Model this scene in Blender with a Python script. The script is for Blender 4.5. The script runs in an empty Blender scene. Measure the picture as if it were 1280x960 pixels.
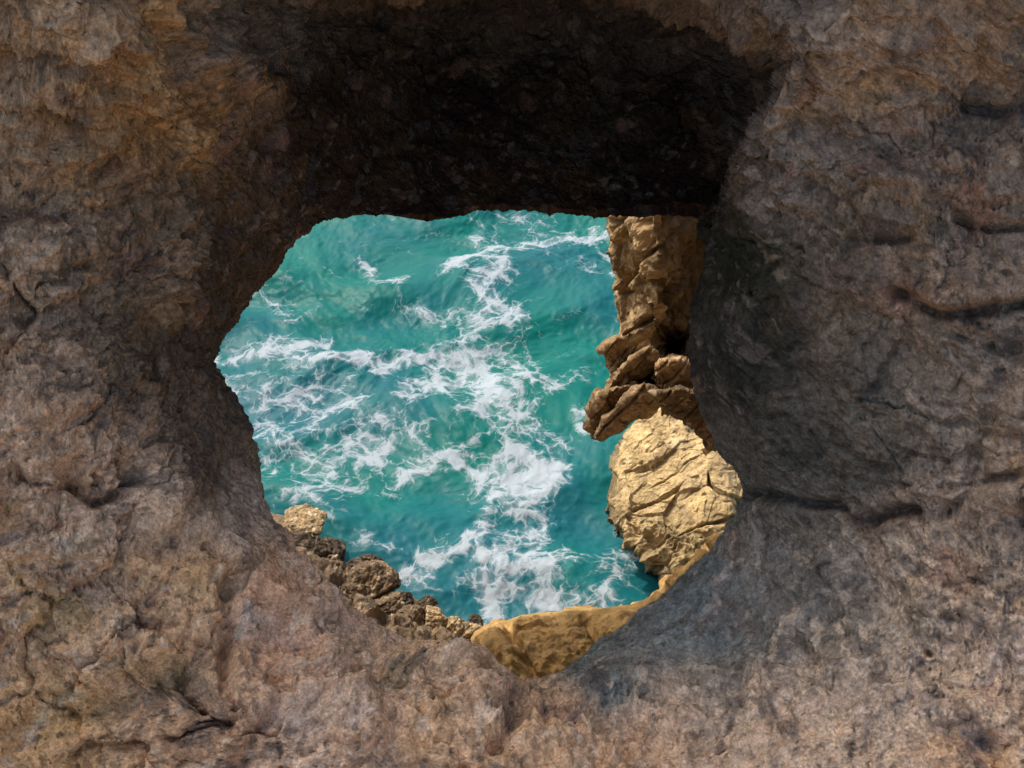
import bpy, math
import numpy as np

# ------------------------------------------------------------------ camera, sky, sun, exposure
C = bpy.context.scene.collection
S = bpy.context.scene
H = 14.0                      # eye height above the sea
PITCH = math.radians(40)
F = 1372.0                    # focal length in photo pixels (1280 wide)
cam_d = bpy.data.cameras.new('camera'); cam = bpy.data.objects.new('camera', cam_d); C.objects.link(cam)
cam.location = (0, 0, H); cam.rotation_euler = (math.pi/2 - PITCH, 0, 0)
cam_d.sensor_width = 36; cam_d.lens = 36*F/1280; cam_d.clip_start = 0.05; cam_d.clip_end = 12000
S.camera = cam

SUN = np.array([-0.44, 0.46, 0.77]); SUN /= np.linalg.norm(SUN)
elev = math.asin(SUN[2]); az = math.atan2(SUN[0], SUN[1])     # azimuth from +Y, clockwise positive to +X
w = bpy.data.worlds.new('World'); S.world = w; w.use_nodes = True
nt = w.node_tree; nt.nodes.clear()
sky = nt.nodes.new('ShaderNodeTexSky'); sky.sky_type = 'NISHITA'; sky.sun_disc = False
sky.sun_elevation = elev; sky.sun_rotation = az; sky.air_density = 1.0; sky.dust_density = 6.0; sky.ozone_density = 1.0
bg = nt.nodes.new('ShaderNodeBackground'); bg.inputs['Strength'].default_value = 0.15
wo = nt.nodes.new('ShaderNodeOutputWorld')
nt.links.new(sky.outputs[0], bg.inputs[0]); nt.links.new(bg.outputs[0], wo.inputs[0])
sd = bpy.data.lights.new('sun', 'SUN'); sd.energy = 2.0; sd.angle = math.radians(0.6); sd.color = (1, .93, .82)
so = bpy.data.objects.new('sun', sd); C.objects.link(so)
from mathutils import Vector
so.rotation_euler = Vector(SUN.tolist()).to_track_quat('Z', 'Y').to_euler(); so.location = (-10, 12, 40)
S.cycles.denoising_prefilter = 'NONE'
S.view_settings.view_transform = 'Standard'; S.view_settings.look = 'None'
S.view_settings.gamma = 1; S.view_settings.exposure = 0.95; S.view_settings.use_curve_mapping = False

# ------------------------------------------------------------------ geometry helpers
FW = np.array([0, math.cos(PITCH), -math.sin(PITCH)])
UP = np.array([0, math.sin(PITCH), math.cos(PITCH)])
RT = np.array([1., 0, 0]); EYE = np.array([0, 0, H])

def at(px, py, d):
    """world point seen at a place of the photograph, d metres in front of the lens"""
    px, py, d = (np.asarray(v, float)[..., None] for v in (px, py, d))
    return EYE + d*(FW + RT*(px-640)/F + UP*(480-py)/F)

def pix(P):
    q = P - EYE; d = q @ FW
    d = np.where(np.abs(d) < 1e-3, 1e-3, d)
    return 640 + F*(q @ RT)/d, 480 - F*(q @ UP)/d, d

def sea_depth(py, z=0.0):
    return (H-z)/(math.sin(PITCH) - (480-np.asarray(py, float))/F*math.cos(PITCH))

def _h(ix, iy, iz, seed):
    n = (ix*374761393 + iy*668265263 + iz*2147483647 + seed*1274126177) & 0xffffffff
    n = ((n ^ (n >> 13))*1274126177) & 0xffffffff
    n = ((n ^ (n >> 16))*2246822519) & 0xffffffff
    return n ^ (n >> 15)

_G = np.random.RandomState(7).normal(size=(256, 3)); _G /= np.linalg.norm(_G, axis=1)[:, None]

from concurrent.futures import ThreadPoolExecutor
_POOL = ThreadPoolExecutor(4)
def _split(f, P, *a):
    if len(P) < 20000: return f(P, *a)
    r = list(_POOL.map(lambda c: f(c, *a), [P[i:i+40000] for i in range(0, len(P), 40000)]))
    return tuple(np.concatenate(x) for x in zip(*r)) if isinstance(r[0], tuple) else np.concatenate(r)

def perlin(P, scale=1.0, seed=0):
    return _split(_perlin, P, scale, seed)

def _perlin(P, scale, seed):
    q = P*scale + seed*17.31; i = np.floor(q).astype(np.int64); f = q - i
    u = f*f*f*(f*(f*6-15)+10); out = np.zeros(len(P))
    for a in (0, 1):
        wx = u[:, 0] if a else 1-u[:, 0]
        for b in (0, 1):
            wy = u[:, 1] if b else 1-u[:, 1]
            for c in (0, 1):
                wz = u[:, 2] if c else 1-u[:, 2]
                g = _G[_h(i[:, 0]+a, i[:, 1]+b, i[:, 2]+c, seed) & 255]
                out += wx*wy*wz*(g[:, 0]*(f[:, 0]-a)+g[:, 1]*(f[:, 1]-b)+g[:, 2]*(f[:, 2]-c))
    return out*1.5

def fbm(P, scale, octv=4, gain=.5, seed=0):
    o = 0; a = 1.
    for k in range(octv):
        o = o + a*perlin(P, scale, seed+k); a *= gain; scale *= 2.03
    return o

def ridged(P, scale, octv=4, gain=.5, seed=0):
    o = 0; a = 1.
    for k in range(octv):
        o = o + a*(1-2*np.abs(perlin(P, scale, seed+k))); a *= gain; scale *= 2.03
    return o

def sstep(a, b, x):
    t = np.clip((x-a)/(b-a), 0, 1); return t*t*(3-2*t)

def worley(P, scale, seed=0):
    """F1, F2, the id of the nearest cell and a chip height (each cell is a plane tilted its own way)"""
    return _split(_worley, P, scale, seed)

def _worley(P, scale, seed):
    q = P*scale; i = np.floor(q).astype(np.int64); n = len(P)
    f1 = np.full(n, 9.); f2 = f1.copy(); idn = np.zeros(n, np.int64); vec = np.zeros((n, 3))
    for a in (-1, 0, 1):
        for b in (-1, 0, 1):
            for c in (-1, 0, 1):
                h = _h(i[:, 0]+a, i[:, 1]+b, i[:, 2]+c, seed)
                v = np.stack([q[:, 0]-i[:, 0]-a-(h & 1023)/1023., q[:, 1]-i[:, 1]-b-((h >> 10) & 1023)/1023., q[:, 2]-i[:, 2]-c-((h >> 20) & 1023)/1023.], 1)
                d = np.sqrt((v*v).sum(1)); m = d < f1
                f2 = np.where(m, f1, np.minimum(f2, d)); idn[m] = h[m]; vec[m] = v[m]; f1 = np.where(m, d, f1)
    return f1, f2, idn, (vec*_G[(idn >> 7) & 255]).sum(1)

def grid_normals(P, closed_u=True):
    """P: rows x cols x 3"""
    du = np.roll(P, -1, 1)-np.roll(P, 1, 1)
    if not closed_u:
        du[:, 0] = P[:, 1]-P[:, 0]; du[:, -1] = P[:, -1]-P[:, -2]
    dv = np.gradient(P, axis=0)
    n = np.cross(du, dv); n /= np.linalg.norm(n, axis=2, keepdims=True)+1e-12
    return n

def link_grid(name, P, mat, closed_u=False, closed_v=False, flip=False, attrs=None):
    R, Cn = P.shape[:2]
    rr = np.arange(R if closed_v else R-1); cc = np.arange(Cn if closed_u else Cn-1)
    r, c = np.meshgrid(rr, cc, indexing='ij'); r2 = (r+1) % R; c2 = (c+1) % Cn
    q = np.stack([r*Cn+c, r*Cn+c2, r2*Cn+c2, r2*Cn+c], -1).reshape(-1, 4)
    if flip: q = q[:, ::-1]
    me = bpy.data.meshes.new(name); n = R*Cn
    me.vertices.add(n); me.vertices.foreach_set('co', P.reshape(-1).astype(np.float32))
    me.loops.add(q.size); me.loops.foreach_set('vertex_index', q.reshape(-1).astype(np.int32))
    me.polygons.add(len(q)); me.polygons.foreach_set('loop_start', np.arange(0, q.size, 4, dtype=np.int32))
    me.polygons.foreach_set('use_smooth', np.ones(len(q), bool))
    for k, v in (attrs or {}).items():
        if v.ndim == 2 or (v.ndim == 3 and v.shape[-1] == 3):
            v = v.reshape(n, -1)
        if v.shape[-1] == 3 and v.ndim == 2 and len(v) == n:
            a = me.attributes.new(k, 'FLOAT_COLOR', 'POINT')
            a.data.foreach_set('color', np.concatenate([v, np.ones((n, 1))], 1).astype(np.float32).reshape(-1))
        else:
            a = me.attributes.new(k, 'FLOAT', 'POINT'); a.data.foreach_set('value', v.reshape(-1).astype(np.float32))
    me.update(calc_edges=True); me.validate()
    me.materials.append(mat)
    o = bpy.data.objects.new(name, me); C.objects.link(o)
    return o

def recentre(o, loc):
    loc = Vector([float(v) for v in loc]); me = o.data
    co = np.empty(len(me.vertices)*3, np.float32); me.vertices.foreach_get('co', co)
    co = co.reshape(-1, 3)-np.array(loc, np.float32); me.vertices.foreach_set('co', co.reshape(-1)); me.update()
    o.location = loc

def tag(o, label=None, cat=None, group=None, kind=None):
    for k, v in (('label', label), ('category', cat), ('group', group), ('kind', kind)):
        if v: o[k] = v
    return o

# ------------------------------------------------------------------ materials
def N(t, kind, **kw):
    n = t.nodes.new(kind)
    for k, v in kw.items():
        if k in n.inputs: n.inputs[k].default_value = v
        else: setattr(n, k, v)
    return n

def rock_material(name, grain=60., bump=.35, dist=.01, rough=.92, tint=.25):
    m = bpy.data.materials.new(name); m.use_nodes = True; t = m.node_tree; t.nodes.clear(); L = t.links.new
    out = N(t, 'ShaderNodeOutputMaterial'); b = N(t, 'ShaderNodeBsdfPrincipled'); L(b.outputs[0], out.inputs[0])
    b.inputs['Roughness'].default_value = rough; b.inputs['Specular IOR Level'].default_value = .25
    geo = N(t, 'ShaderNodeNewGeometry'); col = N(t, 'ShaderNodeAttribute', attribute_name='col')
    n1 = N(t, 'ShaderNodeTexNoise', Scale=grain, Detail=6., Roughness=.65); L(geo.outputs['Position'], n1.inputs['Vector'])
    n2 = N(t, 'ShaderNodeTexNoise', Scale=grain*.27, Detail=5., Roughness=.7); L(geo.outputs['Position'], n2.inputs['Vector'])
    r1 = N(t, 'ShaderNodeMapRange'); r1.inputs[1].default_value = .3; r1.inputs[2].default_value = .7
    r1.inputs[3].default_value = 1-tint; r1.inputs[4].default_value = 1+tint; L(n1.outputs[0], r1.inputs[0])
    r2 = N(t, 'ShaderNodeMapRange'); r2.inputs[1].default_value = .3; r2.inputs[2].default_value = .7
    r2.inputs[3].default_value = 1-tint; r2.inputs[4].default_value = 1+tint; L(n2.outputs[0], r2.inputs[0])
    mu = N(t, 'ShaderNodeMath', operation='MULTIPLY'); L(r1.outputs[0], mu.inputs[0]); L(r2.outputs[0], mu.inputs[1])
    vm = N(t, 'ShaderNodeVectorMath', operation='SCALE'); L(col.outputs['Color'], vm.inputs[0]); L(mu.outputs[0], vm.inputs['Scale'])
    L(vm.outputs[0], b.inputs['Base Color'])
    wrp = N(t, 'ShaderNodeVectorMath', operation='MULTIPLY_ADD'); L(n1.outputs['Color'], wrp.inputs[0]); wrp.inputs[1].default_value = (.9/grain,)*3; L(geo.outputs['Position'], wrp.inputs[2])
    vo = N(t, 'ShaderNodeTexVoronoi', feature='F1', Scale=grain*.75); L(wrp.outputs[0], vo.inputs['Vector'])
    vo2 = N(t, 'ShaderNodeTexVoronoi', feature='F1', Scale=grain*.28); L(wrp.outputs[0], vo2.inputs['Vector'])
    pit = N(t, 'ShaderNodeMapRange'); pit.inputs[1].default_value = .10; pit.inputs[2].default_value = .34; L(vo2.outputs['Distance'], pit.inputs[0])
    sel = N(t, 'ShaderNodeSeparateColor'); L(vo2.outputs['Color'], sel.inputs[0])
    gt = N(t, 'ShaderNodeMath', operation='GREATER_THAN'); L(sel.outputs[0], gt.inputs[0]); gt.inputs[1].default_value = .38
    pm = N(t, 'ShaderNodeMath', operation='MAXIMUM'); L(pit.outputs[0], pm.inputs[0]); L(gt.outputs[0], pm.inputs[1])
    hh = N(t, 'ShaderNodeMath', operation='MULTIPLY_ADD'); L(pm.outputs[0], hh.inputs[0]); hh.inputs[1].default_value = 2.6; L(vo.outputs['Distance'], hh.inputs[2])
    a0 = N(t, 'ShaderNodeMath', operation='MULTIPLY_ADD'); L(n2.outputs[0], a0.inputs[0]); a0.inputs[1].default_value = 1.5; L(n1.outputs[0], a0.inputs[2])
    ad = N(t, 'ShaderNodeMath', operation='ADD'); L(a0.outputs[0], ad.inputs[0]); L(hh.outputs[0], ad.inputs[1])
    bp = N(t, 'ShaderNodeBump', Strength=bump, Distance=dist); L(ad.outputs[0], bp.inputs['Height']); L(bp.outputs[0], b.inputs['Normal'])
    return m

M_CLIFF = rock_material('weathered_rock', 110., .8, .006, .95, .36)
M_FAR = rock_material('golden_limestone', 16., .5, .05, .9, .22)

# ------------------------------------------------------------------ the cliff with its natural window
# each row is one direction round the opening: lip, inner, mid, outer, as (x, y in the photograph, metres away)
ROWS = [
 ((262,447,4.10),(225,440,3.55),(110,430,3.00),(-150,420,2.50)),
 ((300,392,4.20),(250,370,3.55),(110,340,2.95),(-150,290,2.45)),
 ((345,345,4.30),(275,300,3.55),(120,220,2.95),(-150,100,2.40)),
 ((400,289,4.50),(284,165,3.6),(150, 90,2.95),(-150,-150,2.40)),
 ((480,272,4.80),(310,40,4.1),(254,-70,3.0),(60,-250,2.60)),
 ((565,272,4.90),(472, 30,5.2),(430,-120,2.95),(330,-250,2.70)),
 ((605,259,5.00),(570, 32,5.5),(560,-115,2.95),(520,-250,2.70)),
 ((680,262,5.00),(690, 34,5.5),(690,-105,2.95),(700,-250,2.70)),
 ((755,268,5.00),(794, 42,5.5),(805,-85,2.95),(850,-250,2.70)),
 ((830,264,5.00),(892, 66,5.4),(905,-30,2.95),(1000,-250,2.60)),
 ((890,275,4.90),(972,115,4.8),(985,52,3.1),(1200,-250,2.50)),
 ((882,285,3.95),(922,170,3.35),(975, 95,3.00),(1280,-200,2.45)),
 ((872,340,3.80),(955,260,3.22),(1100,160,2.80),(1430,0,2.40)),
 ((862,410,3.75),(955,380,3.25),(1120,330,2.85),(1430,250,2.40)),
 ((868,470,3.75),(965,460,3.30),(1130,440,2.90),(1430,400,2.40)),
 ((888,548,3.75),(985,545,3.30),(1140,540,2.90),(1430,540,2.40)),
 ((926,608,3.70),(1015,620,3.30),(1150,650,2.90),(1430,680,2.40)),
 ((900,660,3.80),(1000,700,3.32),(1130,770,2.85),(1430,850,2.30)),
 ((845,728,3.85),(925,790,3.34),(1060,870,2.80),(1400,1050,2.25)),
 ((775,790,3.80),(830,850,3.28),(930,930,2.75),(1150,1120,2.20)),
 ((700,840,3.60),(740,885,3.15),(800,960,2.70),(900,1130,2.20)),
 ((650,850,3.40),(670,890,3.10),(690,960,2.65),(720,1130,2.20)),
 ((605,815,3.30),(590,850,3.05),(570,930,2.65),(540,1130,2.20)),
 ((510,785,3.30),(480,820,3.00),(430,900,2.65),(370,1130,2.20)),
 ((440,740,3.35),(395,790,3.00),(300,880,2.60),(150,1120,2.20)),
 ((395,690,3.45),(330,740,3.05),(200,830,2.60),(-50,1080,2.20)),
 ((352,628,3.70),(280,670,3.20),(150,740,2.70),(-150,900,2.25)),
 ((328,550,3.90),(255,570,3.35),(130,600,2.80),(-150,680,2.35)),
 ((290,490,4.00),(235,500,3.45),(115,510,2.90),(-150,550,2.40)),
]

def pchip(x, Y, xs):
    """monotone cubic along axis 0 of Y"""
    h = np.diff(x); sh = (-1,)+(1,)*(Y.ndim-1); d = np.diff(Y, axis=0)/h.reshape(sh)
    m = np.zeros_like(Y); a, b = d[:-1], d[1:]
    w1 = (2*h[1:]+h[:-1]).reshape(sh); w2 = (h[1:]+2*h[:-1]).reshape(sh)
    ok = a*b > 0
    den = np.where(ok, w1/np.where(ok, a, 1)+w2/np.where(ok, b, 1), 1)
    m[1:-1] = np.where(ok, (w1+w2)/den, 0); m[0] = d[0]; m[-1] = d[-1]
    i = np.clip(np.searchsorted(x, xs, 'right')-1, 0, len(h)-1); t = (xs-x[i])/h[i]; tt = t.reshape(sh); hh = h[i].reshape(sh)
    return ((1+2*tt)*(1-tt)**2*Y[i] + tt*(1-tt)**2*hh*m[i] + tt*tt*(3-2*tt)*Y[i+1] + tt*tt*(tt-1)*hh*m[i+1])

def strata(Q, nrm, lam, sharp=.25, seed=0, warp=.25):
    nrm = np.array(nrm, float); nrm /= np.linalg.norm(nrm)
    s = (Q @ nrm)/lam + warp*fbm(Q, .9/lam*.35, 3, .5, seed)
    i = np.floor(s); f = s-i
    hsh = ((_h(i.astype(np.int64), i.astype(np.int64)*3+7, i.astype(np.int64)*0+seed, seed) & 255)/255.)
    nxt = ((_h(i.astype(np.int64)+1, (i.astype(np.int64)+1)*3+7, i.astype(np.int64)*0+seed, seed) & 255)/255.)
    b = sstep(1-sharp, 1, f)
    return hsh*(1-b)+nxt*b - .5, np.exp(-((f-1+sharp*.5)/(sharp*.45))**2)

def build_cliff():
    A = np.array(ROWS, float)                                  # K,4,3
    dd = A[..., 2]; side_ = A[:, 1:2, 1] > 180; A[..., 2] = np.where((dd < 3.6) & side_, 3.6+(dd-3.6)*.56, dd)   # a shallow funnel
    K = len(A)
    W = at(A[..., 0], A[..., 1], A[..., 2])                    # K,4,3 world
    back1 = A[:, 0].copy(); cen = np.array([600, 540.])
    v = back1[:, :2]-cen; ln = np.linalg.norm(v, axis=1, keepdims=True)
    b1 = at(*(back1[:, :2]+v/ln*70).T, back1[:, 2]+.35)
    b2 = at(*(back1[:, :2]+v/ln*260).T, back1[:, 2]+.6)
    rgt = np.clip(v[:, 0]/ln[:, 0]*1.6-.6, 0, 1)[:, None]*(A[:, 0:1, 0] < 905)
    b2 = b2*(1-rgt)+rgt*at(*(back1[:, :2]+v/ln*150).T, back1[:, 2]+5.5)
    ang = np.arctan2(-(A[:, 3, 1]-480), A[:, 3, 0]-640); ca, sa = np.cos(ang), np.sin(ang); up = np.clip(sa, 0, 1); dn = np.clip(-sa, 0, 1)
    # the rock goes on round the viewer and up above the window ...
    r0 = np.stack([4.6*ca, 1.0+3.0*up-4.2*dn, H-.3+2.7*up-2.1*dn], 1)
    # ... and on the sea side it drops to the water
    r8 = np.stack([9.*ca, 5.3+1.5*np.abs(ca)+.2*dn+5.*np.clip(ca*1.6-.6, 0, 1), H+.3+3.2*up-15.5*dn], 1)
    rings = np.stack([r0, W[:, 3], W[:, 2], W[:, 1], W[:, 0], b1, b2, r8])       # 8,K,3
    # round the ring, closed, evenly by lip arc length
    per = np.linalg.norm(np.diff(np.concatenate([A[:, 0, :2], A[:1, 0, :2]]), axis=0), axis=1)+.5*np.linalg.norm(np.diff(np.concatenate([A[:, 2, :2], A[:1, 2, :2]]), axis=0), axis=1)
    s = np.concatenate([[0], np.cumsum(per)]); NU = 1500
    ext = 3
    xs = np.concatenate([s[:-1][-ext:]-s[-1], s, s[1:ext+1]+s[-1]]); idx = np.concatenate([np.arange(K)[-ext:], np.arange(K), [0], np.arange(1, ext+1)])
    u = np.linspace(0, s[-1], NU, endpoint=False)
    Rg = pchip(xs, rings[:, idx].transpose(1, 0, 2), u)        # NU,8,3
    rv = np.concatenate([np.linspace(0, 1, 120, endpoint=False), np.linspace(1, 2, 190, endpoint=False), np.linspace(2, 3, 170, endpoint=False),
                         np.linspace(3, 4, 170, endpoint=False), np.linspace(4, 5, 80, endpoint=False), np.linspace(5, 6, 90, endpoint=False), np.linspace(6, 7, 40)])
    P = pchip(np.arange(8.), Rg.transpose(1, 0, 2), rv)         # rows,NU,3
    # soften the joins of the control rows along the ring
    k = np.exp(-.5*(np.arange(-14, 15)/6.)**2); k /= k.sum()
    P = sum(kk*np.roll(P, o, 1) for kk, o in zip(k, range(-14, 15)))
    sh = P.shape
    px0, py0, d0 = pix(P.reshape(-1, 3))                         # where each patch of rock lies, before roughening
    Nn = grid_normals(P).reshape(-1, 3); Q = P.reshape(-1, 3)
    toeye = EYE-Q; sg = np.sign((Nn*toeye).sum(1).reshape(sh[:2])[300].mean()); Nn = Nn*sg
    R = np.repeat(rv, NU)
    # ---- real relief
    warp = np.stack([fbm(Q, 4.5, 4, .6, seed=40+i) for i in range(3)], 1)*.035
    bed = np.array([[1, 0, 0], [0, .92, .25], [0, -.38, 1.5]])
    soft = np.eye(3)-.20*np.outer(FW, FW)                       # the passage was worn lengthwise by water: forms run along it
    Qw = ((Q+warp) @ soft) @ bed.T
    big = fbm(Q, 1.3, 3, seed=1)*.085
    blk1, blk2, bid, btilt = worley(Qw, 2.6, seed=3)
    fract = np.clip((blk2-blk1)/.06, 0, 1)                      # joints between blocks
    fr_on = sstep(.0, .45, fbm(Q, .9, 2, seed=77))
    blk = (((bid >> 5) & 255)/255.-.5)*.06 + btilt*.07
    m1, m2, mid_, mt = worley(Qw, 6.5, seed=8); c1, c2, cid, ct = worley(Qw+.03*warp, 16., seed=9)
    e1, e2, eid, et = worley(Qw, 38., seed=10)
    rgh = .45+.55*sstep(-.3, .4, fbm(Q, 1.9, 3, seed=12))        # some patches are smoother than others
    chips = (mt*.028 + (((mid_ >> 6) & 255)/255.-.5)*.020)*rgh + ct*.020*rgh + (((cid >> 6) & 255)/255.-.5)*.008*rgh + et*.012*rgh
    sb, se = strata(Q, (.12, -.35, .93), .17, .16, 71, .9); bedon = sstep(.0, .35, fbm(Q, 1.1, 3, seed=72))
    chips = chips + (.040*sb-.022*se)*bedon
    pits = -np.clip(.36-worley(Qw, 13., seed=21)[0], 0, 1)*.10*sstep(.05, .4, fbm(Q, 1.7, 2, seed=31))
    crackn = np.abs(perlin(Qw, 1.7, seed=61)+.30*perlin(Qw, 6.5, seed=62)+.07*perlin(Qw, 19., seed=64))
    crack = -np.exp(-(crackn/.016)**2)*.022*sstep(.05, .35, perlin(Q, 1.3, seed=63))
    fine = fbm(Qw, 11., 5, .66, seed=13)*.022 - np.clip(.30-worley(Qw, 30., seed=14)[0], 0, 1)*.03*sstep(-.1, .3, fbm(Q, 3., 2, seed=16))
    med = fbm(Qw, 3.6, 3, .5, seed=5)
    # calmer stone: the grey wall at the right and the walls of the passage
    rightw = np.exp(-(((px0-1010)/150)**2+((py0-560)/210)**2)) + np.exp(-(((px0-840)/120)**2+((py0-810)/80)**2))
    rightw = rightw + .8*np.exp(-(((px0-285)/75)**2+((py0-620)/110)**2))
    passage = sstep(2.75, 3.5, R)*(1-sstep(4.2, 5, R))
    calm = np.clip(1-.72*np.clip(rightw, 0, 1)-.45*passage, .25, 1)
    disp = big + (med*.085*(1-.5*sstep(2.6, 3.6, R)) + blk*fr_on - (1-fract)*fr_on*.022 + chips)*calm*(1-.55*sstep(3.2, 3.9, R)*(1-sstep(4.5, 5.2, R))) + (pits+crack)*(.35+.65*calm) + fine*(.45+.55*calm)
    # ---- the features one can point at: bumps (+) and clefts (-), along lines in the photograph
    la, lb = 9*perlin(Q, 7., seed=91), 9*perlin(Q, 7., seed=92)
    def line(pts, width, amp, soft=2.):
        pts = np.array(pts, float); out = np.full(len(Q), 1e9)
        near = (px0 > pts[:, 0].min()-6*width) & (px0 < pts[:, 0].max()+6*width) & (py0 > pts[:, 1].min()-6*width) & (py0 < pts[:, 1].max()+6*width) & (R > .9) & (R < 4.05)
        x = px0[near]+la[near]; y = py0[near]+lb[near]; o = np.full(len(x), 1e9)
        for (ax, ay), (bx, by) in zip(pts[:-1], pts[1:]):
            t = np.clip(((x-ax)*(bx-ax)+(y-ay)*(by-ay))/((bx-ax)**2+(by-ay)**2), 0, 1)
            o = np.minimum(o, np.hypot(x-ax-t*(bx-ax), y-ay-t*(by-ay)))
        out[near] = o
        return amp*np.exp(-(out/width)**soft)
    feats = [
     ([(1115,365),(1170,385),(1215,392),(1290,382)], 9, -.07), ([(1170,365),(1230,370),(1290,355)], 20, .05),
     ([(1090,300),(1135,300)], 5, -.03), ([(1195,270),(1240,282),(1300,280)], 6, -.05), ([(1215,135),(1290,125)], 6, -.05), ([(1110,70),(1150,75)],5,-.03),
     ([(930,620),(985,628),(1040,630),(1075,655),(1140,640)], 6, -.045), ([(1080,645),(1140,642)], 10, -.04), ([(1180,640),(1240,600),(1300,585)], 8, -.05),
     ([(1200,640),(1260,620)], 22, .04), ([(990,790),(1015,805),(1018,815)], 6, -.035), ([(1190,910),(1235,930)], 22, -.05), ([(1155,812),(1158,815)], 5, -.04),
     ([(215,20),(260,70),(292,110)], 11, .06), ([(300,20),(335,90)], 14, -.06), ([(240,30),(280,100)], 7, -.03),
     ([(60,165),(90,180)], 9, -.05), ([(55,190),(95,185)], 8, -.05), ([(120,225),(145,228)], 8, -.04), ([(0,270),(45,265)], 10, -.045),
     ([(85,340),(115,332)], 5, -.03), ([(80,585),(130,630),(165,612)], 8, -.05), ([(95,580),(100,590)], 14, -.04), ([(165,575),(180,600)], 10, -.04),
     ([(270,680),(275,690)], 6, -.05), ([(290,700),(285,760),(285,820),(280,900)], 9, -.05), ([(200,840),(250,850),(250,880)], 24, -.055), ([(230,930),(280,905)], 14, -.05),
     ([(330,860),(420,850),(440,900)], 40, .06), ([(300,950),(360,860),(430,850)], 9, -.035), ([(40,690),(140,705),(250,720)], 7, .02), ([(0,700),(60,690)], 12, .03),
     ([(340,845),(470,835),(500,860)], 7, -.035), ([(600,850),(640,900),(620,940)], 12, -.045), ([(540,840),(580,830)], 22, .03), ([(640,880),(700,905)], 16, -.03),
     ([(690,925),(760,935),(775,960)], 12, .035), ([(740,890),(780,935)], 8, -.03), ([(130,640),(220,625)], 26, .035), ([(180,700),(330,735),(420,760)], 8, .03),
     ([(1100,60),(1200,40)], 14, .03), ([(1080,215),(1150,240)], 20, .03), ([(1270,440),(1235,520),(1215,600)], 14, -.04),
    ]
    for pts, wd, am in feats:
        disp = disp + line(pts, wd, am*1.5)
    lipz = sstep(3.2, 3.9, R)*(1-sstep(4.5, 5.2, R)); disp -= disp[(R > 3.6) & (R < 4.2)].mean()+lipz*(.55*big+.010)
    fade = np.where(R < 1, .3+.7*R, 1.)*np.where(R > 5, 1., 1.)
    far = 1+2.2*sstep(6., 6.7, R)
    Q2 = Q + Nn*(disp*fade*far)[:, None]
    # ---- stone colour: broad zones, stains, pale chips; roof and lip shade painted near black
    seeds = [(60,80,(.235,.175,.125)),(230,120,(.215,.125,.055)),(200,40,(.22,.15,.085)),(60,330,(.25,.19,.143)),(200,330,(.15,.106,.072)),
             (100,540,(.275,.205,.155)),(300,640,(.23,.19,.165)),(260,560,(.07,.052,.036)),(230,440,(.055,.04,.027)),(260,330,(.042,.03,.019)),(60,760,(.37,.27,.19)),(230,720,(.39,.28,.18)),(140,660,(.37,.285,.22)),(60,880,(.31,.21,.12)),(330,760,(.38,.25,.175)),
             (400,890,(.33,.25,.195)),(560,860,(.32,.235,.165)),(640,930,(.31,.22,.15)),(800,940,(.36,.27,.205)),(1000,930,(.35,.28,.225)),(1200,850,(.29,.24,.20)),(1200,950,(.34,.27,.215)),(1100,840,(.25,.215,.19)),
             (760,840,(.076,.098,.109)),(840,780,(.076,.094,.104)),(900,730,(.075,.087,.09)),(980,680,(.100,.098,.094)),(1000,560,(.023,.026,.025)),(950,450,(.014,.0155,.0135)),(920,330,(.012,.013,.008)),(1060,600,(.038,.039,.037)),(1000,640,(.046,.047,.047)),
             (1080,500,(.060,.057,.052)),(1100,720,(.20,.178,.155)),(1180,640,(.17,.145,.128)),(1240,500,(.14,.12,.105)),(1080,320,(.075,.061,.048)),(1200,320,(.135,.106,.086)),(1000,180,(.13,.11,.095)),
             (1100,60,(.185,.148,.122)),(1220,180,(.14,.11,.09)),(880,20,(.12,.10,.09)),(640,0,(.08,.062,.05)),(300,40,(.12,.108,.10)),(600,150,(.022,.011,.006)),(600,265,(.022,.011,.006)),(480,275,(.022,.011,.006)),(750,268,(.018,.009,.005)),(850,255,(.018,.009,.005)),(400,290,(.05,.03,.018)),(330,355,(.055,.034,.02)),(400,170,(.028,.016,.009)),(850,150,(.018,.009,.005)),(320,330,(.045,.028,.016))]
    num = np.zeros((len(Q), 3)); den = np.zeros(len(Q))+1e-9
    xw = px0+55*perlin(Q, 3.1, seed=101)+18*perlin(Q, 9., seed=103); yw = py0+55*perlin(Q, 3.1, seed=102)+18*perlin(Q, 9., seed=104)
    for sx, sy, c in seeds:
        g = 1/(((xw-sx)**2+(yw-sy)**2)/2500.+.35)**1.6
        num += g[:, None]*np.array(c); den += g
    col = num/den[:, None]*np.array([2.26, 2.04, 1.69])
    v1 = fbm(Qw, 5., 4, .6, seed=111); v2 = fbm(Qw, 24., 4, .62, seed=112)
    v3 = fbm(Qw, 60., 3, .7, seed=113); col *= np.clip(1+.22*v1+.34*v2+.30*v3, .35, 1.9)[:, None]
    orange = .75*sstep(.22, .6, fbm(Qw, 3.0, 4, .55, seed=121))*np.clip(1-rightw, 0, 1)
    col = col*(1-.45*orange[:, None]) + np.array([.56, .31, .11])*.45*orange[:, None]*np.clip(col.sum(1)/.75, .4, 1.2)[:, None]
    reds = sstep(.35, .75, fbm(Qw, 4.4, 3, .55, seed=131))*.5*np.clip(1.1-rightw, 0, 1)
    col = col*(1-reds[:, None]) + np.array([.40, .215, .14])*reds[:, None]
    dark = sstep(.30, .62, fbm(Qw, 7.5, 4, .6, seed=141))*.62          # lichen and weathering blotches
    col = col*(1-dark[:, None]) + np.array([.13, .105, .085])*dark[:, None]
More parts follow.
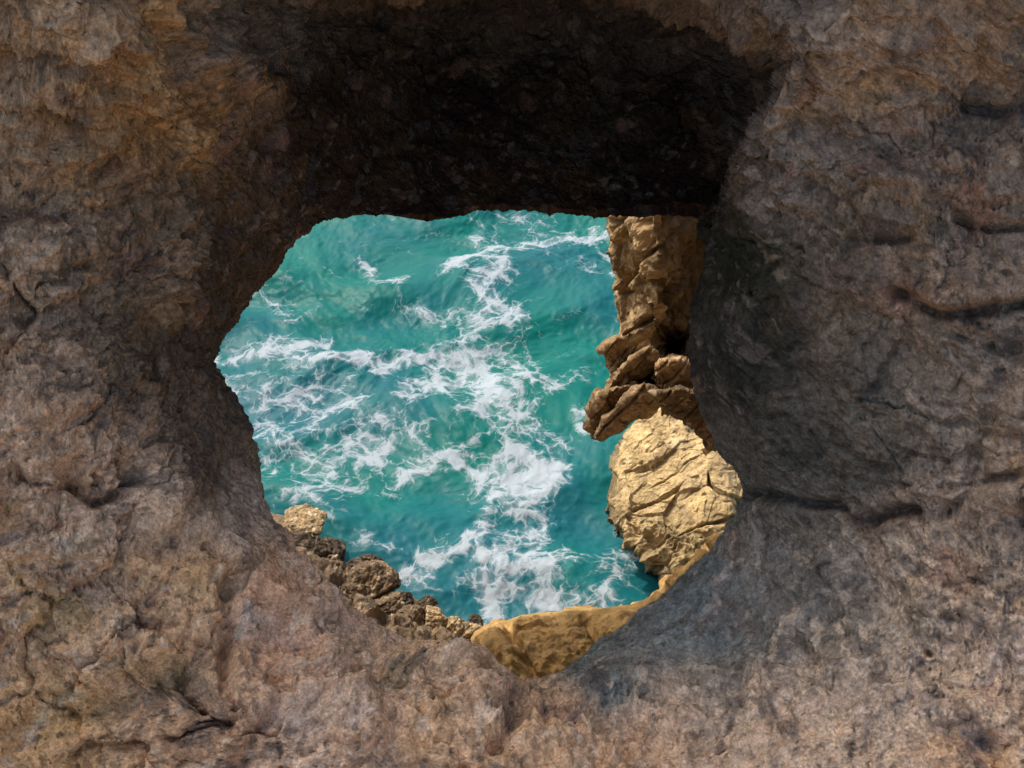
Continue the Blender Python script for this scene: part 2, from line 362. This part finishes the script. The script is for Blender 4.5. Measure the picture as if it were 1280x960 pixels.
    pale = sstep(.40, .66, fbm(Qw*[1, 1, 2.], 12., 4, .6, seed=151))*(.25+.75*sstep(560, 720, py0))*np.clip(1.1-rightw, 0, 1)*.75
    col = col*(1-pale[:, None]) + np.array([.84, .64, .44])*pale[:, None]
    pa, pb, pc, pd = (perlin(Q, 6., 161), perlin(Q, 6., 162), perlin(Q, 17., 163), perlin(Q, 17., 164))
    def patch(cx, cy, rx, ry, c, st, rot=0.):
        x, y = px0-cx+.55*rx*pa+.3*rx*pc, py0-cy+.55*ry*pb+.3*ry*pd
        ca_, sa_ = math.cos(rot), math.sin(rot); r2 = ((x*ca_+y*sa_)/rx)**2+((-x*sa_+y*ca_)/ry)**2
        return (1-sstep(.35, 1.25, r2))*st*((R > .9) & (R < 4.05)), np.array(c)
    tex = np.clip(1+.30*v2+.25*v3+.15*v1, .4, 1.8)[:, None]
    for args in [(232,858,44,36,(.15,.13,.11),.75),(262,905,30,24,(.17,.15,.15),.6),(1210,922,40,26,(.13,.12,.125),.8,.6),(430,760,60,26,(.50,.31,.20),.5,.4),(110,700,90,26,(.50,.36,.19),.5,.2),
                 (60,760,60,60,(.52,.36,.15),.55),(185,840,60,36,(.48,.33,.13),.55),(250,720,50,24,(.55,.34,.14),.5,.3),(450,800,60,20,(.56,.42,.27),.45,.4),(500,850,26,22,(.22,.19,.10),.55),(620,890,34,44,(.34,.22,.16),.55),
                 (60,880,70,40,(.40,.28,.12),.4),(330,770,60,18,(.58,.46,.36),.5,.35),(40,680,60,14,(.60,.50,.42),.5,.1),(90,720,60,24,(.25,.19,.165),.55),(380,900,90,40,(.46,.36,.29),.5),(690,900,40,20,(.30,.21,.17),.5),(760,940,60,14,(.62,.50,.38),.5,.2),
                 (150,130,60,70,(.30,.175,.075),.3),(160,65,40,20,(.22,.10,.04),.5),(40,270,40,14,(.26,.12,.07),.55),(110,410,30,20,(.16,.12,.08),.5),(170,560,30,40,(.20,.15,.11),.4),(1090,655,50,14,(.14,.085,.065),.6),(1150,640,30,10,(.10,.06,.05),.6),
                 (1110,350,70,22,(.16,.105,.08),.5,.2),(870,740,60,30,(.19,.23,.25),.4,-.6),(1000,735,70,50,(.20,.19,.17),.4),(1080,880,90,30,(.46,.36,.29),.4),(1230,800,60,40,(.44,.35,.29),.4)]:
        m, c = patch(*args); m = np.clip(m*(.75+.6*v1+.5*v2), 0, 1)[:, None]; col = col*(1-m)+c*tex*m
    lum = col.max(1, keepdims=True); col = col*np.minimum(1,   .72/np.maximum(lum, 1e-3))
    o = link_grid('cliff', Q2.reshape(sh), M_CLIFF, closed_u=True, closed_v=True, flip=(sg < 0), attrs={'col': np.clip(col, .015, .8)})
    tag(o, kind='structure')
    return o
build_cliff()

# ------------------------------------------------------------------ the sea
def water_material():
    m = bpy.data.materials.new('sea_water'); m.use_nodes = True; t = m.node_tree; t.nodes.clear(); L = t.links.new
    out = N(t, 'ShaderNodeOutputMaterial'); wb = N(t, 'ShaderNodeBsdfPrincipled'); fb = N(t, 'ShaderNodeBsdfPrincipled'); mx = N(t, 'ShaderNodeMixShader')
    L(wb.outputs[0], mx.inputs[1]); L(fb.outputs[0], mx.inputs[2]); L(mx.outputs[0], out.inputs[0])
    geo = N(t, 'ShaderNodeNewGeometry'); pos = geo.outputs['Position']
    den = N(t, 'ShaderNodeAttribute', attribute_name='foam'); tin = N(t, 'ShaderNodeAttribute', attribute_name='tint')
    def noise(sc, det, ro, vec=pos, dist=0.):
        n = N(t, 'ShaderNodeTexNoise', Scale=sc, Detail=det, Roughness=ro, Distortion=dist); L(vec, n.inputs['Vector']); return n
    def math_(op, a, b=None, c=None):
        n = N(t, 'ShaderNodeMath', operation=op)
        for i, v in enumerate((a, b, c)):
            if v is None: continue
            if isinstance(v, (int, float)): n.inputs[i].default_value = v
            else: L(v, n.inputs[i])
        return n.outputs[0]
    def rng(v, a, b, c=0., d=1., smooth=True):
        n = N(t, 'ShaderNodeMapRange'); n.interpolation_type = 'SMOOTHSTEP' if smooth else 'LINEAR'
        if isinstance(v, float): n.inputs[0].default_value = v
        else: L(v, n.inputs[0])
        for i, x in zip((1, 2, 3, 4), (a, b, c, d)):
            if isinstance(x, (int, float)): n.inputs[i].default_value = x
            else: L(x, n.inputs[i])
        return n.outputs[0]
    # swirled coordinates for the foam webs
    wn = noise(.9, 3., .55); sub = N(t, 'ShaderNodeVectorMath', operation='SUBTRACT'); L(wn.outputs['Color'], sub.inputs[0]); sub.inputs[1].default_value = (.5, .5, .5)
    scl = N(t, 'ShaderNodeVectorMath', operation='SCALE'); L(sub.outputs[0], scl.inputs[0]); scl.inputs['Scale'].default_value = .95
    add = N(t, 'ShaderNodeVectorMath', operation='ADD'); L(pos, add.inputs[0]); L(scl.outputs[0], add.inputs[1])
    wn2 = noise(5., 3., .6); sub2 = N(t, 'ShaderNodeVectorMath', operation='SUBTRACT'); L(wn2.outputs['Color'], sub2.inputs[0]); sub2.inputs[1].default_value = (.5, .5, .5)
    sc2 = N(t, 'ShaderNodeVectorMath', operation='SCALE'); L(sub2.outputs[0], sc2.inputs[0]); sc2.inputs['Scale'].default_value = .16
    add2 = N(t, 'ShaderNodeVectorMath', operation='ADD'); L(add.outputs[0], add2.inputs[0]); L(sc2.outputs[0], add2.inputs[1])
    flat = N(t, 'ShaderNodeVectorMath', operation='MULTIPLY'); L(add2.outputs[0], flat.inputs[0]); flat.inputs[1].default_value = (1, 1, 0)
    W = flat.outputs[0]
    def web(scale):
        v = N(t, 'ShaderNodeTexVoronoi', feature='DISTANCE_TO_EDGE', Scale=scale); v.voronoi_dimensions = '2D'; L(W, v.inputs['Vector']); return v.outputs['Distance']
    fn = noise(1.3, 7., .62, W); fn2 = noise(6., 5., .65, W); D = den.outputs['Fac']
    edge = math_('MINIMUM', web(1.25), math_('MULTIPLY_ADD', web(2.9), .9, .05))
    patch = rng(noise(.55, 3., .6).outputs[0], .38, .66, 0., .20, False)
    fld = math_('MULTIPLY_ADD', math_('SUBTRACT', fn.outputs[0], .5), 1.65, math_('ADD', D, patch))
    fld = math_('MULTIPLY_ADD', math_('SUBTRACT', fn2.outputs[0], .5), .55, fld)
    fld = math_('MULTIPLY_ADD', math_('MULTIPLY_ADD', rng(noise(2.2, 5., .7, W).outputs[0], .45, .62), .10, edge), -2.2, fld)
    fld = math_('MULTIPLY_ADD', rng(web(6.2), .03, .17), -.17, math_('ADD', fld, .035))
    thick = math_('MULTIPLY', rng(fld, .06, .60), .90); thin = rng(math_('MULTIPLY_ADD', edge, 1.2, fld), .12, .62, 0., .36)
    foam = math_('MAXIMUM', thick, thin)
    L(foam, mx.inputs[0])
    cr = N(t, 'ShaderNodeMix', data_type='RGBA'); L(tin.outputs['Fac'], cr.inputs['Factor'])
    cr.inputs['A'].default_value = WATER_A; cr.inputs['B'].default_value = WATER_B
    L(cr.outputs['Result'], wb.inputs['Base Color']); wb.inputs['Roughness'].default_value = .42; wb.inputs['Specular IOR Level'].default_value = .13; wb.inputs['IOR'].default_value = 1.33
    fb.inputs['Base Color'].default_value = (.255, .295, .325, 1); fb.inputs['Roughness'].default_value = .8; fb.inputs['Specular IOR Level'].default_value = .2
    b1 = noise(2.4, 6., .6, add.outputs[0])
    bp = N(t, 'ShaderNodeBump', Strength=.16, Distance=.1); L(b1.outputs[0], bp.inputs['Height']); L(bp.outputs[0], wb.inputs['Normal'])
    bf = N(t, 'ShaderNodeBump', Strength=.3, Distance=.08); L(math_('ADD', foam, fn2.outputs[0]), bf.inputs['Height']); L(bf.outputs[0], fb.inputs['Normal'])
    return m
WATER_A = (.0015, .092, .080, 1); WATER_B = (.006, .074, .094, 1)

FOAM = [([(405,655),(440,688),(480,688),(520,735),(560,748)], 6, .45), ([(775,662),(800,692),(818,722)], 7, .42),  # foam on the water: line in the photograph, half width, strength
 ([(600,264),(660,278),(745,292)], 6, .42), ([(560,335),(610,318),(650,310),(700,302),(760,290)], 9, .62), ([(600,300),(625,335)], 12, .6),
 ([(620,330),(610,380),(590,420),(560,460)], 24, .56), ([(262,452),(330,442),(400,452),(470,462),(520,452),(590,425),(640,400)], 10, .66), ([(330,438),(410,430)], 8, .6), ([(360,478),(410,485)], 8, .5),
 ([(440,330),(470,355),(500,362)], 9, .5), ([(520,490),(560,470),(600,450)], 24, .55), ([(590,450),(610,500),(640,560),(660,590)], 40, .68), ([(640,560),(690,590),(700,600)], 16, .68),
 ([(500,590),(550,585),(590,560)], 15, .66), ([(600,605),(650,600),(690,600)], 28, .68), ([(622,600),(612,660),(600,705)], 11, .72), ([(650,620),(660,680),(670,720)], 44, .52),
 ([(530,705),(580,690),(615,660)], 12, .66), ([(600,735),(620,760),(615,780)], 15, .8), ([(620,745),(690,755),(760,745)], 14, .6), ([(715,700),(760,715),(800,695)], 22, .52),
 ([(640,470),(690,490),(740,475)], 11, .45), ([(620,400),(650,470)], 22, .4), ([(700,400),(770,400)], 5, .45), ([(690,345),(760,330)], 8, .3), ([(450,380),(560,400),(600,390)], 10, .3),
 ([(290,490),(360,500),(440,500)], 28, .44), ([(340,560),(430,580),(470,570)], 54, .47), ([(380,620),(440,640)], 34, .42), ([(340,375),(370,395)], 18, .36), ([(470,530),(530,560)],30,.33),
 ([(455,670),(500,700)], 7, .42), ([(500,720),(540,725)], 9, .55), ([(745,300),(765,330),(770,350),(775,400)], 6, .42), ([(700,560),(740,590)], 8, .35), ([(725,520),(735,545)], 7, .5),
 ([(480,650),(570,640)], 30, -.25), ([(720,600),(740,670)], 26, -.3), ([(690,370),(740,380)], 22, -.15), ([(430,400),(520,420)], 16, -.12)]

def build_sea():
    NX, NY = 800, 840
    def axis(a, b, n, lo, hi, m):
        inner = np.linspace(a, b, n); g = np.geomspace(1, 400, m)-1; g = g/g[-1]
        return np.concatenate([a-(g[1:]*(a-lo))[::-1], inner, b+g[1:]*(hi-b)])
    xs = axis(-12, 9, NX, -6000, 6000, 30); ys = axis(8, 32, NY, -400, 9000, 30)
    X, Y = np.meshgrid(xs, ys); Q = np.stack([X, Y, np.zeros_like(X)], -1).reshape(-1, 3)
    px0, py0, _ = pix(Q)
    near = (X.reshape(-1) > -12) & (X.reshape(-1) < 11) & (Y.reshape(-1) > 6) & (Y.reshape(-1) < 36)
    wp = Q.copy(); wp[:, 0] += 1.1*perlin(Q, .35, 201); wp[:, 1] += 1.1*perlin(Q, .35, 202)
    rot = lambda a: wp[:, 0]*math.sin(a)+wp[:, 1]*math.cos(a)
    def crest(a, lam, amp, ph): 
        s = .5+.5*np.sin(rot(a)*2*math.pi/lam+ph+2.*perlin(Q, .5/lam**.5, int(ph*10)+210)); return amp*(s**1.6)
    z = crest(.25, 3.7, .20, .4)+crest(-.35, 2.2, .11, 1.7)+crest(.8, 1.35, .05, 2.9)+ridged(wp, .9, 3, .5, 205)*.03+fbm(wp, 3.2, 3, .55, 206)*.018
    ed = np.exp(-np.clip(np.maximum(np.maximum(-10-X.reshape(-1), X.reshape(-1)-7), np.maximum(Y.reshape(-1)-30, 10-Y.reshape(-1))), 0, None)/.7)
    z = z*ed
    fo = np.zeros(len(Q)); jx = 16*perlin(Q, 1.1, 221)+7*perlin(Q, 3.2, 222); jy = 11*perlin(Q, 1.1, 223)+5*perlin(Q, 3.2, 224)
    vis = near & (px0 > 100) & (px0 < 1000) & (py0 > 150) & (py0 < 950)
    x = px0[vis]+jx[vis]; y = py0[vis]+jy[vis]; f = fo[vis]
    for pts, wd, st in FOAM:
        o = np.full(len(x), 1e9)
        for (ax, ay), (bx, by) in zip(pts[:-1], pts[1:]):
            t = np.clip(((x-ax)*(bx-ax)+(y-ay)*(by-ay))/((bx-ax)**2+(by-ay)**2), 0, 1)
            o = np.minimum(o, np.hypot(x-ax-t*(bx-ax), y-ay-t*(by-ay)))
        g = st*np.exp(-(o/(wd*1.35))**2); f = np.maximum(f, g) if st > 0 else f+g
    fo[vis] = f*1.14+.035
    fo = np.where(vis, fo, .30*sstep(-.1, .5, fbm(Q, .25, 3, .5, 230)))
    z = z + fo*.05
    tint = np.clip(.5+.9*fbm(Q, .33, 3, .5, 231) + (py0-480)/900*vis, 0, 1)
    Q[:, 2] = z-.12
    o = link_grid('sea', Q.reshape(len(ys), len(xs), 3), water_material(), attrs={'foam': fo.reshape(X.shape), 'tint': tint.reshape(X.shape)})
    tag(o, kind='structure')
build_sea()

# ------------------------------------------------------------------ rocks beyond the window
def rock_colour(Q, base, second, seed, lam=1.6, dark=.4, pale=.3, dcol=(.07, .05, .035), pcol=(.62, .50, .34)):
    a = sstep(-.35, .45, fbm(Q, lam, 4, .55, seed)); col = np.array(base)*(1-a[:, None])+np.array(second)*a[:, None]
    col = col*(1+.35*fbm(Q, lam*5, 4, .6, seed+3))[:, None]
    d = sstep(.2, .6, fbm(Q, lam*3.1, 4, .6, seed+7))*dark; col = col*(1-d[:, None])+np.array(dcol)*d[:, None]
    p = sstep(.3, .75, fbm(Q, lam*4.3, 4, .6, seed+9))*pale; col = col*(1-p[:, None])+np.array(pcol)*p[:, None]
    return np.clip(col, .01, .85)

def wet(Q, c, lo=.10, hi=.55):
    """the soaked, weed-dark band the waves keep wet"""
    b = 1-sstep(lo, hi, Q[:, 2]+.35*fbm(Q, 2.2, 3, .6, 360)); b = b[:, None]*.75
    return c*(1-b)+np.array([.045, .035, .018])*b

def outline_rock(name, outline, centre, depth, thick_front, thick_back, relief, colour, nth=360, nf=150, nb=70, power=2.2, jag=0.):
    """a solid rock with the given outline; depth(px, py) is its middle sheet, bulging towards and away from the viewer"""
    ol = np.array(outline, float); cx, cy = centre
    d = ol-[cx, cy]; an = np.unwrap(np.arctan2(d[:, 1], d[:, 0])); rad = np.hypot(d[:, 0], d[:, 1])
    if an[-1] < an[0]: an, rad = an[::-1], rad[::-1]
    th = np.linspace(an[0], an[0]+2*math.pi, nth, endpoint=False)
    X = np.append(ol[::1][:, 0] if d is not None else 0, 0)
    o2 = ol if np.unwrap(np.arctan2(d[:, 1], d[:, 0]))[-1] > np.unwrap(np.arctan2(d[:, 1], d[:, 0]))[0] else ol[::-1]
    cl = np.concatenate([o2, o2[:1]]); seg = np.linalg.norm(np.diff(cl, axis=0), axis=1); s = np.concatenate([[0], np.cumsum(seg)])
    u = np.linspace(0, s[-1], nth, endpoint=False)
    bx = np.interp(u, s, cl[:, 0]); by = np.interp(u, s, cl[:, 1])
    # front: centre -> rim, back: rim -> centre
    rf = np.sin(np.linspace(.0004, 1, nf)*math.pi/2); rb = np.sin(np.linspace(1, .0004, nb+1)[1:]*math.pi/2)
    rho = np.concatenate([rf, rb]); side = np.concatenate([-np.ones(nf), np.ones(nb)])
    hgt = (1-np.clip(rho, 0, 1)**power)**(1/power)
    px = cx+rho[:, None]*(bx-cx)[None]; py = cy+rho[:, None]*(by-cy)[None]
    dp = depth(px, py) + np.where(side < 0, -thick_front, thick_back)[:, None]*hgt[:, None]
    P = at(px, py, dp); sh = P.shape
    Nn = grid_normals(P).reshape(-1, 3); Q = P.reshape(-1, 3)
    cen = Q.mean(0); sg = np.sign(((Q-cen)*Nn).sum()); Nn = Nn*sg
    Nr = Nn.reshape(sh); k = np.exp(-.5*(np.arange(-8, 9)/4.)**2); k /= k.sum()
    Nr = sum(kk*np.roll(Nr, o, 1) for kk, o in zip(k, range(-8, 9))); Nr /= np.linalg.norm(Nr, axis=2, keepdims=True)+1e-9; Nn = Nr.reshape(-1, 3)
    ppx, ppy = px.reshape(-1), py.reshape(-1)
    front = np.repeat(side < 0, nth)*1.
    disp, col = relief(Q, ppx, ppy, front), colour(Q, ppx, ppy)
    disp = np.clip(disp, -.4, .28)*np.repeat(.14+.86*sstep(0, .42, hgt), nth)
    Q2 = Q+Nn*disp[:, None]
    o = link_grid(name, Q2.reshape(sh), M_FAR, closed_u=True, flip=(sg < 0), attrs={'col': col})
    recentre(o, [cen[0], cen[1], Q2[:, 2].min()])
    return o

def chunk_rock(name, px, py, d, size, colour, seed, planes=10, squash=(1, 1, 1), rot=0., rough=1., nu=150, nv=90):
    """a broken boulder: a ball cut by planes, chipped and roughened; size is its radius in metres"""
    rs = np.random.RandomState(seed)
    th = np.linspace(0, 2*math.pi, nu, endpoint=False); ph = np.linspace(.02, math.pi-.02, nv)
    T, Pn = np.meshgrid(th, ph); D = np.stack([np.sin(Pn)*np.cos(T), np.sin(Pn)*np.sin(T), np.cos(Pn)], -1).reshape(-1, 3)
    n = rs.normal(size=(planes, 3)); n /= np.linalg.norm(n, axis=1)[:, None]; off = rs.uniform(.72, 1.05, planes)
    q = np.maximum(D @ n.T, 1e-3)/off[None]; r = 1/((q**30).sum(1)**(1/30.)); r = np.minimum(r, 1.35)
    Q = D*r[:, None]; R3 = np.array([[math.cos(rot), -math.sin(rot), 0], [math.sin(rot), math.cos(rot), 0], [0, 0, 1]])
    Q = (Q*np.array(squash)) @ R3.T*size
    c = at(px, py, d); W = Q+c
    Nn = grid_normals(W.reshape(nv, nu, 3)).reshape(-1, 3); sg = np.sign((Nn*Q).sum()); Nn *= sg
    s1, e1 = strata(W, rs.normal(size=3)*[.4, .4, 1], size*.45, .3, seed, .5)
    disp = rough*size*(.08*s1-.06*e1+.10*fbm(W, 1.1/size, 3, .5, seed)+.09*fbm(W, 3.5/size, 5, .62, seed+5))
    W2 = W+Nn*disp[:, None]
    o = link_grid(name, W2.reshape(nv, nu, 3), M_FAR, closed_u=True, flip=(sg < 0), attrs={'col': wet(W, colour(W))})
    recentre(o, [c[0], c[1], W2[:, 2].min()])
    return o

# --- the crag hanging over the water at the right
DIP = -.78*RT+.62*UP
def crag_relief(Q, px, py, front):
    s2, e2 = strata(Q, DIP, .20, .2, 302, .2)
    _, _, _, wt = worley(Q*[1, 1, .8], 1.7, 308); _, _, _, wt2 = worley(Q, 4.6, 309); _, _, _, wt3 = worley(Q, 11., 312)
    low = sstep(400, 450, py)
    s3, e3 = strata(Q, DIP, .38, .12, 315, .25); d = (.08*s2-.06*e2)*low+(.10*s3-.10*e3)*(1-.5*low)+.12*fbm(Q, 1.2, 3, .5, 303)+.09*wt+.035*wt2+.018*wt3+.05*fbm(Q, 4.5, 4, .6, 304)
    d -= np.clip(.36-worley(Q, 3.6, 305)[0], 0, 1)*.45*sstep(-.1, .3, fbm(Q, 1.1, 2, .5, 311))
    for (cx, cy, a, b, dp) in ((812, 482, 9, 12, .25), (763, 276, 5, 8, .25), (822, 350, 8, 8, .2)):
        r2 = ((px-cx+4*perlin(Q, 5., 306))/a)**2+((py-cy+4*perlin(Q, 5., 307))/b)**2; d -= dp*(1-sstep(.75, 1.1, r2))*front
    return d
def crag_colour(Q, px, py):
    c = rock_colour(Q, (.31, .21, .105), (.21, .14, .065), 310, 1.3, .45, .4, (.06, .04, .025), (.5, .38, .22))
    m = sstep(806, 846, px+22*fbm(Q, 1.6, 4, .6, 313)-.06*(py-330))[:, None]*.85          # shade on the crag's right flank, painted as a dark brown gradient
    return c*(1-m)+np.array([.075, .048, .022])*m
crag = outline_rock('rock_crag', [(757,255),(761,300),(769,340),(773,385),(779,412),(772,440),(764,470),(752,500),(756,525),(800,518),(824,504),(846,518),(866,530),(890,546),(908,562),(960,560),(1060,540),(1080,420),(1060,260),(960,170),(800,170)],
    (860, 400), lambda x, y: 10.9-.0105*(np.clip(x, 700, 835)-780)-.001*(np.clip(x, 835, 1100)-835)+(y-400)*.0065+.026*np.clip(x-822, 0, 60)*(1-sstep(430, 470, y)*.8)+1.5*(1-sstep(.8, 1.1, ((x-840)/26)**2+((y-426)/22)**2)), .5, 2.6, crag_relief, crag_colour, nth=700, nf=260, power=2.6)
tag(crag, 'brown layered crag with a round dark hole overhanging the water on the right', 'rock')
def slab_relief(seed):
    def f(Q, px, py, front):
        s1, e1 = strata(Q, DIP, .14, .16, seed, .12)
        _, _, _, wt = worley(Q, 3.1, seed+1); _, _, _, wt2 = worley(Q, 9., seed+2)
        return .06*s1-.05*e1+.03*wt+.012*wt2+.035*fbm(Q, 3.2, 4, .6, seed+3)
    return f
SLABS = [  # plates of the crag that dip down to the left: outline, depth, colour shift
 ([(751,437),(766,424),(788,412),(802,418),(796,434),(780,452),(768,466),(760,458)], 10.75, 1.1),
 ([(768,468),(788,446),(812,432),(826,446),(806,470),(782,494),(756,508),(752,492)], 10.6, .9),
 ([(750,492),(776,480),(800,474),(796,492),(770,516),(740,540),(733,534),(738,512)], 10.75, .75),
 ([(778,500),(806,478),(824,490),(808,508),(784,528),(756,548),(742,546),(754,524)], 10.5, .7),
 ([(824,448),(850,446),(872,458),(864,478),(842,488),(826,478),(818,464)], 10.1, 1.45),
 ([(812,490),(850,482),(885,494),(908,560),(886,556),(868,538),(850,524),(828,510)], 9.8, .4),
]
for i, (ol, dd, cs) in enumerate(SLABS):
    c0 = np.mean(ol, 0)
    sl = outline_rock('rock_slab', ol, c0, lambda x, y, dd=dd, c0=c0: dd-(x-c0[0])*.001+(y-c0[1])*.010, .28, .7, slab_relief(600+10*i),
        lambda Q, px, py, i=i, cs=cs: rock_colour(Q, (.235*cs, .155*cs, .078*cs), (.16*cs, .10*cs, .048*cs), 620+i, 2., .45, .4, (.06, .04, .025), (.46, .34, .2)), nth=260, nf=90, nb=50, power=4.5)
    sl.parent = crag; sl.matrix_parent_inverse = crag.matrix_world.inverted(); 
    sl.location = sl.location-crag.location; sl.matrix_parent_inverse.identity()

# --- the golden boulder
BDIP = -.48*RT+.86*UP+.15*FW
def boulder_relief(Q, px, py, front):
    s1, e1 = strata(Q, BDIP, .60, .09, 321, .32); s2, e2 = strata(Q, BDIP, .23, .16, 322, .4)
    _, _, wid, wt = worley(Q*[1, 1, 1.3], 1.6, 327); _, _, _, wt2 = worley(Q, 4.6, 328)
    mk = sstep(-.15, .3, fbm(Q, .9, 2, .5, 331)); d = .10*s1*mk-.15*e1*mk-.05*e2*sstep(.15, .5, fbm(Q, 1.2, 2, .5, 329))+.10*fbm(Q, .7, 3, .5, 323)+.13*wt+.03*wt2+.03*fbm(Q, 3.2, 5, .62, 324)
    low = sstep(635, 690, py-.35*(px-846)); d += low*(.20*ridged(Q, 2.3, 3, .5, 325)-.22)
    return d-np.clip(.20-worley(Q+.12*np.stack([fbm(Q, 3., 3, .6, 334+i) for i in range(3)], 1), 2.6, 326)[0], 0, 1)*.45+.05
boulder = outline_rock('boulder', [(812,520),(826,517),(840,519),(858,523),(860,538),(880,548),(898,556),(906,572),(926,604),(919,622),(912,648),(894,664),(880,692),(862,706),(850,726),(832,730),(824,706),(806,692),(788,680),(776,664),(763,650),(761,622),(766,606),(766,586),(776,566),(782,548),(800,534)],
    (846, 612), lambda x, y: 18.9-(y-520)*.0085-(x-846)*.003, .38, 1.6, boulder_relief,
    lambda Q, px, py: wet(Q, rock_colour(Q, (.37, .27, .128), (.32, .235, .118), 330, .9, .35, .4, (.16, .10, .045), (.47, .38, .245)), .6, 1.35), nth=620, nf=220, power=4.2)
tag(boulder, 'pale golden cracked boulder standing in the water, brightest rock beyond the window', 'boulder')

# --- the ochre ledge just outside the lower lip
def ledge_relief(Q, px, py, front):
    s1, e1 = strata(Q, (.8, .35, .3), .34, .14, 341, .5)
    _, _, _, wt = worley(Q, 3., 344); return .05*s1-.09*e1*front+.04*fbm(Q, 1.5, 3, .5, 342)+.045*wt+.035*fbm(Q, 6., 5, .64, 343)
ledge = outline_rock('rock_ledge', [(592,800),(612,782),(650,768),(700,764),(745,760),(790,756),(815,744),(836,732),(862,712),(886,690),(908,668),(960,680),(940,800),(840,900),(700,920),(610,880)],
    (770, 830), lambda x, y: 5.9-(y-760)*.004-(x-700)*.0012, .35, 1.0, ledge_relief,
    lambda Q, px, py: rock_colour(Q, (.37, .235, .085), (.33, .205, .075), 345, 2.6, .15, .35, (.12, .075, .04), (.50, .36, .19)), nth=420, nf=150, power=2.4)
tag(ledge, 'smooth ochre rock ledge with thin cracks just outside the lower lip', 'rock')

# --- the rocky shore at the lower left: a slope of bedrock and the rocks lying on it
def shore_relief(Q, px, py, front):
    _, _, _, wt = worley(Q, 2.2, 353); _, _, _, wt2 = worley(Q, 5.5, 354); return .25*fbm(Q, .8, 4, .55, 351)+.22*wt+.10*wt2+.08*fbm(Q, 3.5, 5, .62, 352)-.05
shore = outline_rock('shore', [(335,640),(380,650),(415,690),(450,715),(500,745),(545,768),(590,790),(600,830),(560,900),(420,900),(280,820),(260,660)], (430, 770),
    lambda x, y: sea_depth(y, .1)-.6*sstep(0, 1, 1.)*np.clip((y-600)/200, 0, 1), .7, 1.5, shore_relief,
    lambda Q, px, py: rock_colour(Q, (.10, .07, .04), (.14, .095, .055), 355, 1.2, .45, .2), nth=300, nf=120)
tag(shore, kind='structure')

brown = lambda s: (lambda Q: rock_colour(Q, (.13, .088, .047), (.085, .058, .032), s, 2.2, .45, .35))
gold = lambda s: (lambda Q: rock_colour(Q, (.26, .185, .095), (.19, .13, .068), s, 2.4, .35, .4))
dusk = lambda s: (lambda Q: rock_colour(Q, (.06, .042, .025), (.045, .032, .02), s, 2.2, .4, .15))
G = 'rocks tumbled along the shore'
ROCKS = [  # px, py, radius in photo pixels, colour, squash, label
 (382, 644, 25, gold, (1.15, 1., .5), 'pale sandy rock, uppermost of the shore rocks beside the left lip'),
 (396, 682, 36, dusk, (1., 1., .8), 'dark brown rock below the pale sandy rock at the shore'),
 (420, 712, 26, brown, (1., .9, .9), 'brown rock between the dark rock and the knobbly shore heap'),
 (446, 697, 13, dusk, (1., .9, .9), 'small near-black rock at the water edge of the shore heap, left of its twin'),
 (468, 693, 13, dusk, (1.2, .9, .8), 'small near-black rock jutting into the water above the largest rounded brown rock'),
 (470, 720, 27, brown, (1.1, 1., .85), 'rounded brown rock, the largest in the middle of the shore heap'),
 (440, 735, 24, brown, (1., 1., .9), 'brown angular rock left of the largest rounded brown rock'),
 (490, 748, 22, brown, (1., 1., .9), 'brown rock below right of the largest rounded brown rock'),
 (462, 760, 26, dusk, (1.1, 1., .8), 'dark shaded rock against the lower lip, under the brown angular rock'),
 (508, 742, 14, dusk, (1., 1., .8), 'small dark rock with foam behind it, right of the largest rounded brown rock'),
 (520, 768, 22, brown, (1., .9, .9), 'brown pitted rock left of the golden knobbly rocks'),
 (532, 748, 13, dusk, (1.3, 1., .7), 'small dark flat rock at the water, above the golden knobbly rocks'),
 (548, 766, 21, gold, (.9, .9, 1.1), 'golden knobbly upright rock, left of the three golden rocks'),
 (570, 775, 20, gold, (.8, .9, 1.1), 'golden knobbly rock, middle of the three golden rocks'),
 (590, 782, 17, gold, (.9, .9, 1.), 'golden knobbly rock beside the ochre ledge, right of the three golden rocks'),
 (540, 790, 18, gold, (1.2, 1., .8), 'low golden rock against the lower lip under the golden knobbly rocks'),
 (578, 797, 15, gold, (1.2, 1., .7), 'low yellowish rock touching the left end of the ochre ledge'),
 (598, 766, 9, dusk, (1., 1., .8), 'smallest dark rock in the foam at the end of the shore heap'),
]
for i, (x, y, r, cf, sq, lab) in enumerate(ROCKS):
    r *= .88; y += 11; x -= 4
    d = float(sea_depth(y+r*.5, .35)) - .25
    o = chunk_rock('shore_rock', x, y, d, r/F*d*1.0, cf(400+7*i), 500+i, squash=sq, rot=.6*i)
    tag(o, lab, 'rock', G)
